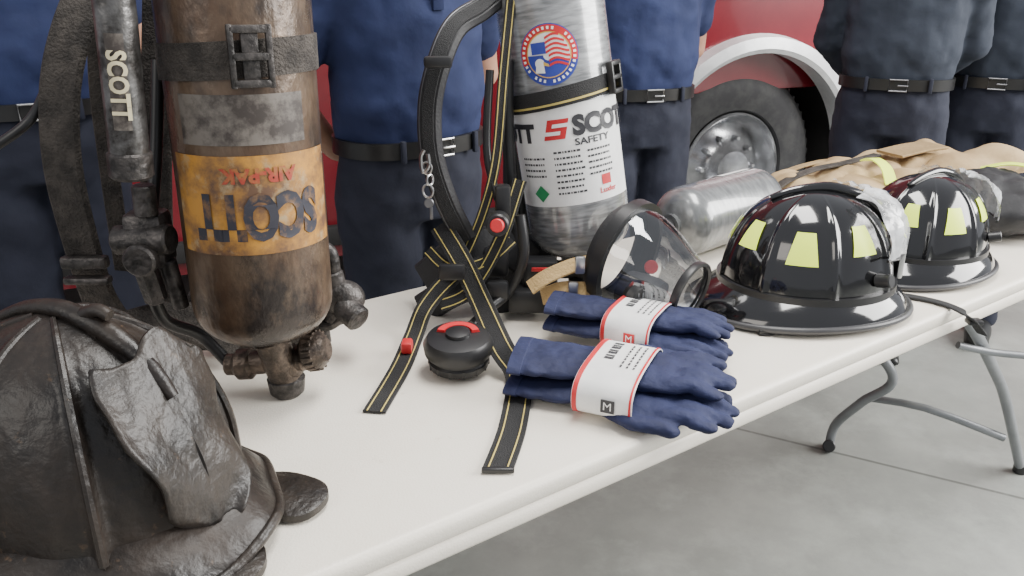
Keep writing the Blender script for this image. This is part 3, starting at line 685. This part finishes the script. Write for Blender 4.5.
st=MB()
for i in range(7):
    z=DZ+.032-i*.0085; hw=math.sqrt(max(0,.039**2-(z-DZ)**2)); x0=-.004 if i<4 else -.0
    if hw<.008: continue
    V=[];F=[]
    for k in range(9):
        x=x0+(hw-x0)*k/8; q=DA+x/R2; dz=.004*math.sin(x*120)
        for e in (-.0022,.0022): V.append(Vector(((R2+.0028)*math.sin(q),-(R2+.0028)*math.cos(q),z+e+dz)))
    for k in range(8): F.append([2*k,2*k+2,2*k+3,2*k+1])
    st.add(V,F)
obj('flag_stripe',st,m_red,fd)
obj('flag_canton',cyl_patch(MB(),R2,DA-.031/R2,DA-.004/R2,DZ+.003,DZ+.024,.0030,4,1),m_blue,fd)
bd=obj('cylinder_band',band(MB(),R2,.338,.036,.005,.010),m_web,p2)
obj('yellow_stripe',band(MB(),R2+.004,.328,.004,.0022,.010),m_yel,bd)
bb=MB()
for dx in (-.017,.017): bb.box((dx,0,0),(.008,.014,.06),.002)
for dz in (-.026,.0,.026): bb.box((0,0,dz),(.04,.014,.009),.002)
Mb=Matrix.Rotation(A2+1.12,4,'Z')@Matrix.Translation((0,-(R2+.012),.354))
obj('band_buckle',MB().add(bb.V,bb.F,Mb),m_blk,p2)
base2=Vector((B2.x+.006,B2.y,TZ))
va=obj('cylinder_valve',MB().cyl(B2+Vector((0,0,.01)),base2+Vector((0,0,.03)),.024),m_blk,p2,world=True)
obj('valve_knob',MB().cyl(base2+Vector((0,0,.045)),base2,.036,.032),m_blk,va,world=True)
obj('valve_body',MB().cyl(base2+Vector((-.12,.0,.06)),base2+Vector((.02,0,.06)),.020),m_blk,va,world=True)
bf=MB()
for dx in (.0,.09): bf.tube([(.04+dx,1.80,TZ+.02),(.02+dx,1.80,1.0),(-.01+dx,1.81,1.3),(-.03+dx,1.82,1.6)],.015,12,6)
bf.box((.03,1.80,1.25),(.11,.02,.2),.008); bf.box((.05,1.80,.90),(.14,.02,.2),.008)
bf.tube([P(507,60,F=1.60),P(508,130,F=1.60),P(512,200,F=1.60),P(522,300,F=1.60)],.012,12,6)
obj('back_frame',bf,m_blk,p2,world=True)
obj('waist_pad',MB().box((-.03,1.72,.80),(.26,.05,.11),.02),m_pad,p2,world=True)
ss=[P(505,-10,F=1.66),P(482,8,F=1.60),P(456,26,F=1.55),P(440,60,F=1.52),P(430,105,F=1.51),P(432,155,F=1.51),P(446,200,F=1.52),P(465,238,F=1.54)]
SN=Vector((-.15,-1,.2))
obj('shoulder_strap',MB().ribbon(ss,.044,.024,SN),m_pad,p2,world=True)
obj('strap_piping',MB().ribbon(ss,.002,.002,SN,lat=.016,off=.0125),m_dullsteel,p2,world=True)
obj('strap_webbing',MB().ribbon(ss,.022,.003,SN,off=.0135),m_web,p2,world=True)
obj('strap_slider',MB().box(P(438,62,F=1.49),(.05,.014,.02),.005),m_blk,p2,world=True)
def webstrap(pts,w,nr,nm='webbing_strap'):
    o=obj(nm,MB().ribbon(pts,w,.0035,nr),m_web,p2,world=True)
    for l in (-w*.30,w*.30): obj('yellow_edge_line',MB().ribbon(pts,.0022,.0012,nr,lat=l,off=.0022),m_yel,o,world=True)
up=Vector((0,0,1)); cn=Vector((-.2,-1,.5))
webstrap([P(440,225,F=1.53),P(462,262,F=1.49),P(480,300,F=1.45),P(500,345,z=.79),P(518,378,z=TZ+.010),P(513,425,z=TZ+.004),P(497,471,z=TZ+.004)],.044,[cn,cn,cn,(cn+up),up,up,up])
webstrap([P(470,262,F=1.54),P(446,282,F=1.50),P(425,308,z=.79),P(414,335,z=TZ+.012),P(400,368,z=TZ+.004),P(374,412,z=TZ+.004)],.038,[cn,cn,cn+up,up,up,up])
webstrap([P(512,-10,F=1.60),P(504,70,F=1.57),P(496,160,F=1.55),P(482,215,F=1.54),P(462,262,F=1.53)],.020,[CAMN]*5)
webstrap([P(428,250,F=1.52),P(450,268,F=1.50),P(485,262,F=1.50),P(512,240,F=1.54)],.026,[cn]*4)
webstrap([P(520,180,F=1.56),P(500,240,F=1.51),P(470,290,F=1.48),P(440,305,F=1.47)],.028,[cn]*4)
obj('lap_strap',MB().ribbon([P(425,280,F=1.58),P(465,250,F=1.56),P(500,246,F=1.58),P(530,262,F=1.62)],.075,.02,cn),m_pad,p2,world=True)
obj('lap_strap',MB().ribbon([P(422,310,F=1.56),P(455,290,F=1.54),P(480,286,F=1.55),P(515,305,F=1.57)],.065,.014,cn),m_pad,p2,world=True)
obj('lap_buckle',MB().box(P(452,272,F=1.47),(.05,.014,.032),.005),m_blk,p2,world=True)
obj('lap_buckle',MB().box(P(497,290,F=1.49),(.045,.016,.04),.006),m_blk,p2,world=True)
obj('strap_end',MB().box(P(498,470,z=TZ+.006),(.046,.008,.008),.002),m_blk,p2,world=True)
obj('red_release',MB().box(P(407,346,z=TZ+.018),(.02,.03,.022),.005),m_red,p2,world=True)
kc=P(499,226,F=1.47)
k0=obj('purge_knob',MB().cyl(kc+Vector((0,.03,0)),kc+Vector((-.003,-.008,.003)),.022),m_blk,p2,world=True)
obj('red_button',MB().cyl(kc+Vector((-.002,-.006,.003)),kc+Vector((-.004,-.018,.006)),.013),m_red,k0,world=True)
obj('chest_bracket',MB().box(P(503,205,F=1.52),(.030,.03,.08),.008),m_blk,p2,world=True)
obj('chest_bracket',MB().box(P(496,262,F=1.53),(.05,.03,.06),.01),m_blk,p2,world=True)
obj('air_hose',MB().tube([P(520,215,F=1.50),P(524,255,F=1.49),P(510,290,F=1.5),P(490,308,F=1.47),P(472,325,F=1.43)],.010,12,8),m_blk,p2,world=True)
obj('air_hose',MB().tube([P(490,70,F=1.6),P(487,150,F=1.57),P(498,200,F=1.54)],.008,12,6),m_blk,p2,world=True)
c=P(459,366,z=TZ+.008)
Mr=Matrix.Translation(c)@Matrix.Rotation(.10,4,'X')
rb=MB().lathe([(.040,.004),(.052,.006),(.054,.018),(.050,.022),(.050,.028),(.059,.032),(.061,.048),(.054,.060),(.036,.064),(.001,.064)],Mr,40)
for q in range(14):
    a=q*2*PI/14; rb.box((.051*math.cos(a),.051*math.sin(a),.013),(.006,.006,.014),.001,Mr)
ro=obj('breathing_regulator',rb,m_blk,p2,world=True)
cr_=MB(); rg=[]
for k in range(19):
    a=.25+(PI-.5)*k/18
    rg.append([Mr@Vector((r_*math.cos(a),r_*math.sin(a),z_)) for r_,z_ in ((.024,.064),(.025,.069),(.037,.069),(.039,.064))])
obj('red_cap_ring',cr_.loft(rg),m_red,ro,world=True)
obj('regulator_button',MB().lathe([(.022,.064),(.021,.070),(.01,.073)],Mr,24),m_blk,ro,world=True)
ub=P(540,272,z=.83)
obj('alarm_module',MB().box(ub,(.07,.05,.06),.01).box(ub+Vector((-.02,-.02,-.05)),(.09,.05,.05),.01),m_blk,p2,world=True)
obj('red_module_stripe',MB().box(ub+Vector((.005,-.027,.015)),(.045,.004,.008),.001),m_red,p2,world=True)
kcn=thing('key_clip','silver metal clip and rings hanging beside black shoulder strap in front of belt','key clip',P(430,180,F=1.46))
for i,(x,y,r) in enumerate(((427,168,.009),(430,180,.008),(428,191,.010))):
    c=P(x,y,F=1.46); tl=.9 if i%2 else -.3
    obj('ring',MB().tube([c+Vector((r*math.cos(a)*math.cos(tl),r*math.cos(a)*math.sin(tl),r*1.2*math.sin(a))) for a in [q*2*PI/20 for q in range(20)]],.0022,8,1,loop=True),m_steel,kcn,world=True)
obj('clip_hook',MB().tube([P(424,150,F=1.46),P(421,158,F=1.46),P(423,172,F=1.46),P(429,166,F=1.46),P(428,154,F=1.46)],.0035,8,6),m_steel,kcn,world=True)
kp=P(429,203,F=1.46); kt=P(433,220,F=1.46)
obj('key',MB().cyl(kp+Vector((0,-.002,0)),kp+Vector((0,.002,0)),.009).box(kp.lerp(kt,.6),(.006,.003,.024),.001),m_dullsteel,kcn,world=True)
# --- lying cylinder
Bc=P(672,225,z=TZ+.087); Tc=P(765,197,z=TZ+.087)
z=(Tc-Bc).normalized(); LC=(Tc-Bc).length
yv=Vector((0,0,-1)); xv=yv.cross(z).normalized(); yv=z.cross(xv); Mc=Matrix((xv,yv,z)).transposed().to_4x4(); Mc.translation=Bc
lc=thing('air_cylinder','spare grey composite air cylinder lying on its side behind the mask','air cylinder',Mx=Mc)
obj('cylinder_body',MB().lathe(tank_profile(.086,LC),None,56),m_comp2,lc)
obj('cylinder_label',cyl_patch(MB(),.086,-.9,-.1,.20,.32,.001,16,1),m_white,lc)
obj('valve',MB().cyl((0,0,0),(0,0,-.05),.02).cyl((-.03,0,-.045),(.03,0,-.045),.016),m_blk,lc)
# --- face mask
C0=P(626,257,F=1.535); C1=P(692,290,F=1.435)
axd=(C1-C0).normalized(); L=(C1-C0).length
xv=axd.cross(Vector((0,0,1))).normalized(); yv=xv.cross(axd)
Mm=Matrix((xv,yv,axd)).transposed().to_4x4(); Mm.translation=C0
fm=thing('breathing_mask','clear full-face breathing mask with black rubber rim and tan strap','mask',Mx=Mm)
def er(a,b,z,dy=0,n=56): return [Vector((a*math.cos(q*2*PI/n),b*math.sin(q*2*PI/n)+dy,z)) for q in range(n)]
# smooth cone: many rings so the clear lens shows no facets
key=[(0,.100,.110,0),(.25,.094,.102,-.001),(.5,.083,.088,-.002),(.75,.070,.072,-.004),(1,.058,.058,-.006)]
lens=[]
for i in range(17):
    f=i/16*4; k=min(int(f),3); g_=f-k
    a=[key[k][q]+(key[k+1][q]-key[k][q])*g_ for q in range(4)]
    bulge=.004*math.sin(PI*i/16)
    lens.append(er(a[1]+bulge,a[2]+bulge,a[0]*(L-.003),a[3]))
obj('lens',MB().loft(lens,cap=False),m_clear,fm,ang=180)
ri=[]
for q in range(56):
    a=q*2*PI/56; d=Vector((math.cos(a)*.100,math.sin(a)*.110,0)); n_=d.normalized()
    ri.append([d+n_*-.006+Vector((0,0,.012)),d+n_*.009+Vector((0,0,.012)),d+n_*.009+Vector((0,0,-.012)),d+n_*-.006+Vector((0,0,-.016))])
obj('lens_frame',MB().loft(ri,loop=True),m_blk,fm)
obj('face_seal',MB().loft([er(.100,.108,-.008),er(.101,.109,-.02),er(.092,.100,-.034),er(.080,.088,-.036),er(.078,.086,-.028)],cap=False),m_pad,fm)
obj('lens_rim',MB().lathe([(.056,L-.010),(.061,L-.010),(.063,L-.003),(.062,L+.004),(.057,L+.006),(.054,L+.002)],Matrix.Translation((0,-.006,0)),48,cap=False),m_blk,fm)
obj('nose_cup',MB().loft([er(.040,.034,.015,-.060),er(.043,.037,.045,-.056),er(.038,.034,.075,-.048),er(.026,.026,.095,-.040)]),m_pad,fm)
vd=P(651,267,F=C0.y-.105)
obj('red_valve_disc',MB().cyl(vd,vd+Vector((0,-.006,.002)),.013),m_red,fm,world=True)
vg=P(641,300,F=C0.y-.115)
gg=obj('voice_diaphragm',MB().cyl(vg+Vector((-.006,.024,0)),vg+Vector((.003,-.006,.0)),.034,b=.3),m_blk,fm,world=True)
for i in range(5): obj('grille_bar',MB().box(vg+Vector((-.014+i*.008,-.008,.0)),(.0018,.003,.034),.0008),m_graypaint,gg,world=True)
tn=Vector((-.3,-1,.8))
obj('head_strap',MB().ribbon([P(596,262,F=1.50),P(575,265,F=1.49),P(548,276,F=1.48),P(530,288,F=1.48)],.03,.006,tn),m_tan2,fm,world=True)
obj('head_strap',MB().ribbon([P(598,290,F=1.49),P(582,290,F=1.48),P(562,290,F=1.48),P(542,297,F=1.49)],.034,.006,tn),m_tan2,fm,world=True)
obj('strap_buckle',MB().box(P(580,265,F=1.47),(.020,.012,.035),.004),m_steel,fm,world=True)
obj('strap_buckle',MB().box(P(573,290,F=1.47),(.020,.012,.035),.004),m_steel,fm,world=True)
# ------------------------------------------------------------------ gloves
def glove(Mx,label,sd,group,seed=0):
    g=MB(); rnd=random.Random(seed)
    def rr(x,w,t,yo=0,zo=0,n=24): return [Vector((x,yo+w*math.cos(q*2*PI/n),zo+t*math.sin(q*2*PI/n))) for q in range(n)]
    g.loft([rr(-.165,.060,.014),rr(-.158,.064,.020),rr(-.11,.060,.024),rr(-.06,.054,.024),rr(-.02,.060,.025),rr(.03,.066,.026),rr(.065,.064,.024),rr(.085,.055,.016)])
    for i,(y,L,a) in enumerate(((.046,.074,.04),(.017,.088,.01),(-.014,.084,-.02),(-.044,.066,-.07))):
        zz=rnd.uniform(-.004,.006)
        p0=Vector((.065,y,0)); p1=p0+Vector((L*.5*math.cos(a),L*.5*math.sin(a),.008+zz)); a2=a+rnd.uniform(-.12,.12)
        p2=p1+Vector((L*.5*math.cos(a2),L*.5*math.sin(a2),-.018))
        g.caps(p0,.0185,p1,.0170,12); g.caps(p1,.0170,p2,.0140,12)
    q0=Vector((-.02,sd*.044,0)); q1=Vector((.030,sd*.072,-.006)); q2=Vector((.080,sd*.070,-.012))
    g.caps(q0,.022,q1,.019,12); g.caps(q1,.019,q2,.015,12)
    root=thing('glove',label,'glove',Mx=Mx,group=group)
    obj('glove_hand',g,m_navyglove,root,remesh=.0042,smooth=2,disp=(.013,.035))
    cf=MB().loft([rr(-.172,.058,.015),rr(-.172,.066,.022),rr(-.152,.066,.024),rr(-.150,.058,.018)],cap=True)
    obj('cuff_hem',cf,m_navyglove,root)
    return root
def pair(c,d,s,labs,group,blabel,letters,sdd,zk=1,bx=0):
    yaw=math.atan2(d.y,d.x)
    def mk(off,z,dy,pitch=0,dx=0): return Matrix.Translation(c+Vector((0,0,z)))@Matrix.Rotation(yaw+dy,4,'Z')@Matrix.Translation((dx,off,0))@Matrix.Rotation(pitch,4,'Y')@Matrix.Diagonal((s,s*1.04*zk,s*.64,1))
    glove(mk(-.020*zk,.020*s,-.08),labs[0],-1,group,sdd); glove(mk(.020*zk,.048*s,.09,.03,-.006),labs[1],1,group,sdd+1)
    Mb=Matrix.Translation(c)@Matrix.Rotation(yaw-.12,4,'Z')@Matrix.Translation((bx,0,0))@Matrix.Scale(s,4)
    t=thing('paper_band',blabel,'paper band',Mx=Mb)
    n=40; hw,hz,zc=.098*zk,.0345,.0355; x0,x1=-.050,.040
    def pt(q,x,e=0):
        a=q*2*PI/n; ca,sa=math.cos(a),math.sin(a)
        return Vector((x,(hw+e)*math.copysign(abs(ca)**.62,ca),zc+(hz+e)*math.copysign(abs(sa)**.75,sa)))
    def strip(a,b,e,q0=0,q1=n,loop=True):
        rg=[[pt(q,a,e),pt(q,b,e),pt(q,b,e-.0012),pt(q,a,e-.0012)] for q in range(q0,q1)]
        return MB().loft(rg,loop=loop)
    b=obj('band',strip(x0,x1,0),m_white,t,ang=60)
    obj('red_border',strip(x0+.001,x0+.008,.0012,0,40,True),m_red,b,ang=60)
    obj('red_border',strip(x1-.005,x1-.002,.0012,0,40,True),m_red,b,ang=60)
    def surf(mb,x,y,w,l,e=.0010):
        V=[]
        for yy in (y,y+l):
            k=min(1,abs(yy)/hw); sa=(max(0,1-k**(2/.62)))**.5; zz=zc+(hz+e)*sa**.75
            V+= [Vector((x-w/2,yy,zz)),Vector((x+w/2,yy,zz))]
        mb.add(V,[[0,1,3,2]])
    pr=MB(); rnd=random.Random(5+sdd)
    for row in range(3):
        x=.004+row*.010; y=-.03
        while y<.055:
            w=rnd.uniform(.004,.009); surf(pr,x,y,.003,w); y+=w+.004
    obj('fine_print',pr,m_ink,b)
    bp=MB()
    for i in range(7):
        surf(bp,-.020,-.010+i*.0095,.014,.004 if i%2 else .006)
        if i%2==0: surf(bp,-.0145,-.010+i*.0095,.003,.008)
    obj('bold_print',bp,m_ink,b)
    nf=MB(); nf.box((.005,-hw-.0014,zc),(.020,.0012,.020),0); obj('printed_square',nf,m_ink if letters else m_red,b)
    V,F=text_geo('M',.018); nm=MB().add([Vector((v.x+.005,-hw-.0028,v.y+zc)) for v in V],F); obj('lettering',nm,m_white,b)
G=[P(530,374,z=.765),P(732,402,z=.765)]
c=(G[0]+G[1])/2; c.z=TZ
pair(c,G[1]-G[0],1.08,('lower navy blue work glove in the front banded pair','upper navy blue work glove in the front banded pair, on its mate'),'front pair of navy gloves','white paper band with red border around the front pair of gloves',True,1,.90,-.01)
G=[P(546,318,z=.78),P(748,350,z=.78)]
c=(G[0]+G[1])/2; c.z=TZ+.022
pair(c,G[1]-G[0],1.0,('lower navy blue work glove in the rear banded pair by the mask','upper navy blue work glove in the rear banded pair by the mask'),'rear pair of navy gloves','white paper band around the rear pair of gloves next to mask',False,7,.72,-.005)
# ------------------------------------------------------------------ coats
ct=thing('turnout_coat','crumpled tan turnout coat spread on far end of table behind glossy helmets','coat',W(2.0,.5,TZ))
def sheet(pts_fn,nu,nv,mat,name,parent,th=.012):
    V=[];F=[]
    for j in range(nv+1):
        for i in range(nu+1): V.append(pts_fn(i/nu,j/nv))
    for j in range(nv):
        for i in range(nu): k=j*(nu+1)+i; F.append([k,k+1,k+nu+2,k+nu+1])
    o=obj(name,MB().add(V,F),mat,parent,world=True,ang=80); md=o.modifiers.new('s','SOLIDIFY'); md.thickness=th; md.offset=1
    return o
def folds(u,n,k=1): 
    return (.016*abs(math.sin((u*13-n*9)*1.1+3*noise.noise(Vector((u*4,n*4,k)))))+.022*noise.noise(Vector((u*6,n*8,k+3)))+.010*noise.noise(Vector((u*20,n*24,k+5))))
def coat_main(a,b):
    u=1.60+.86*a; n0=.60-.26*a; n1=.705+.02*math.sin(a*5)
    n=n0+(n1-n0)*b
    e=min(1,a*7,(1-a)*7)*math.sin(min(1,max(0,b*3.2))*PI/2)*math.sin(min(1,(1-b)*4)*PI/2)
    z=TZ+.010+e*(.062+.052*a+folds(u,n))
    if a<.35: n+=.015*math.sin(a*20)
    return W(u,n,z)
sheet(coat_main,90,44,m_tan,'coat_body',ct)
def coat_sleeve(a,b):
    c0=W(1.68,.56,.790).lerp(W(2.36,.36,.870),a); r=.040+.010*math.sin(a*9)+.008*noise.noise(Vector((a*14,b*6,2)))
    th=b*2*PI; d=N*math.cos(th)*1.7
    return c0+d*r+Vector((0,0,math.sin(th)*r*.72+.008*math.sin(a*26+th)))
sheet(coat_sleeve,70,28,m_tan,'sleeve',ct,.004)
obj('coat_strap',MB().ribbon([W(1.58,.64,.775),W(1.68,.63,.835),W(1.80,.62,.860),W(1.92,.60,.868),W(2.05,.58,.880)],.03,.006,up),m_oldweb,ct,world=True)
obj('coat_strap',MB().ribbon([W(1.64,.70,.775),W(1.75,.68,.845),W(1.90,.68,.858),W(2.0,.69,.85)],.022,.006,up),m_tanpatch,ct,world=True)
obj('coat_pocket',MB().ribbon([W(2.08,.56,.882),W(2.18,.54,.892),W(2.26,.52,.895)],.10,.008,up),m_tanpatch,ct,world=True)
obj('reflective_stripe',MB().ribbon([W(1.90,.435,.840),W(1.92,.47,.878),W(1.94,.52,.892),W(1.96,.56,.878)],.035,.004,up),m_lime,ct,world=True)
bc=thing('turnout_coat','black folded turnout coat with lime trim at right edge beside rear helmet','coat',W(2.0,.2,TZ))
Rz=Matrix.Rotation(math.atan2(U.y,U.x),4,'Z')
g=MB()
for (u,n,z_,a,b,h,yw) in ((1.90,.25,.805,.13,.085,.062,.2),(2.04,.18,.815,.17,.13,.072,-.1),(2.04,.24,.835,.16,.10,.065,.3),(2.2,.10,.805,.14,.10,.060,.3)):
    g.ell(W(u,n,z_),(a,b,h),24,14,Rz@Matrix.Rotation(yw,4,'Z'))
obj('coat_fabric',g,m_blackcoat,bc,world=True,remesh=.010,smooth=3,disp=(.03,.06))
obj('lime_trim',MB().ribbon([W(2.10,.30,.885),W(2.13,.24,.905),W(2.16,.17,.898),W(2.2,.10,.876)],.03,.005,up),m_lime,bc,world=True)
# ------------------------------------------------------------------ light
w=bpy.data.worlds.new('world'); S.world=w; w.use_nodes=True
bg=w.node_tree.nodes['Background']; bg.inputs[0].default_value=(.90,.93,1,1); bg.inputs[1].default_value=.62
def area(name,loc,tgt,sx,sy,e,col):
    l=bpy.data.lights.new(name,'AREA'); l.shape='RECTANGLE'; l.size=sx; l.size_y=sy; l.energy=e; l.color=col
    o=bpy.data.objects.new(name,l); COL.objects.link(o); o.location=loc; o.rotation_euler=(Vector(tgt)-Vector(loc)).to_track_quat('-Z','Y').to_euler()
area('bay_door_light',(4.6,1.3,2.7),(.5,1.6,.8),3.4,2.6,540,(1,.985,.96))
area('left_fill_light',(-2.6,-1.6,2.8),(-.1,1.4,.8),2.0,1.6,40,(1,.93,.84))  # fill lamp added left behind the camera, not a source in the room
area('ceiling_light',(.5,1.5,3.4),(.4,1.5,0),1.8,.8,105,(1,.98,.94))
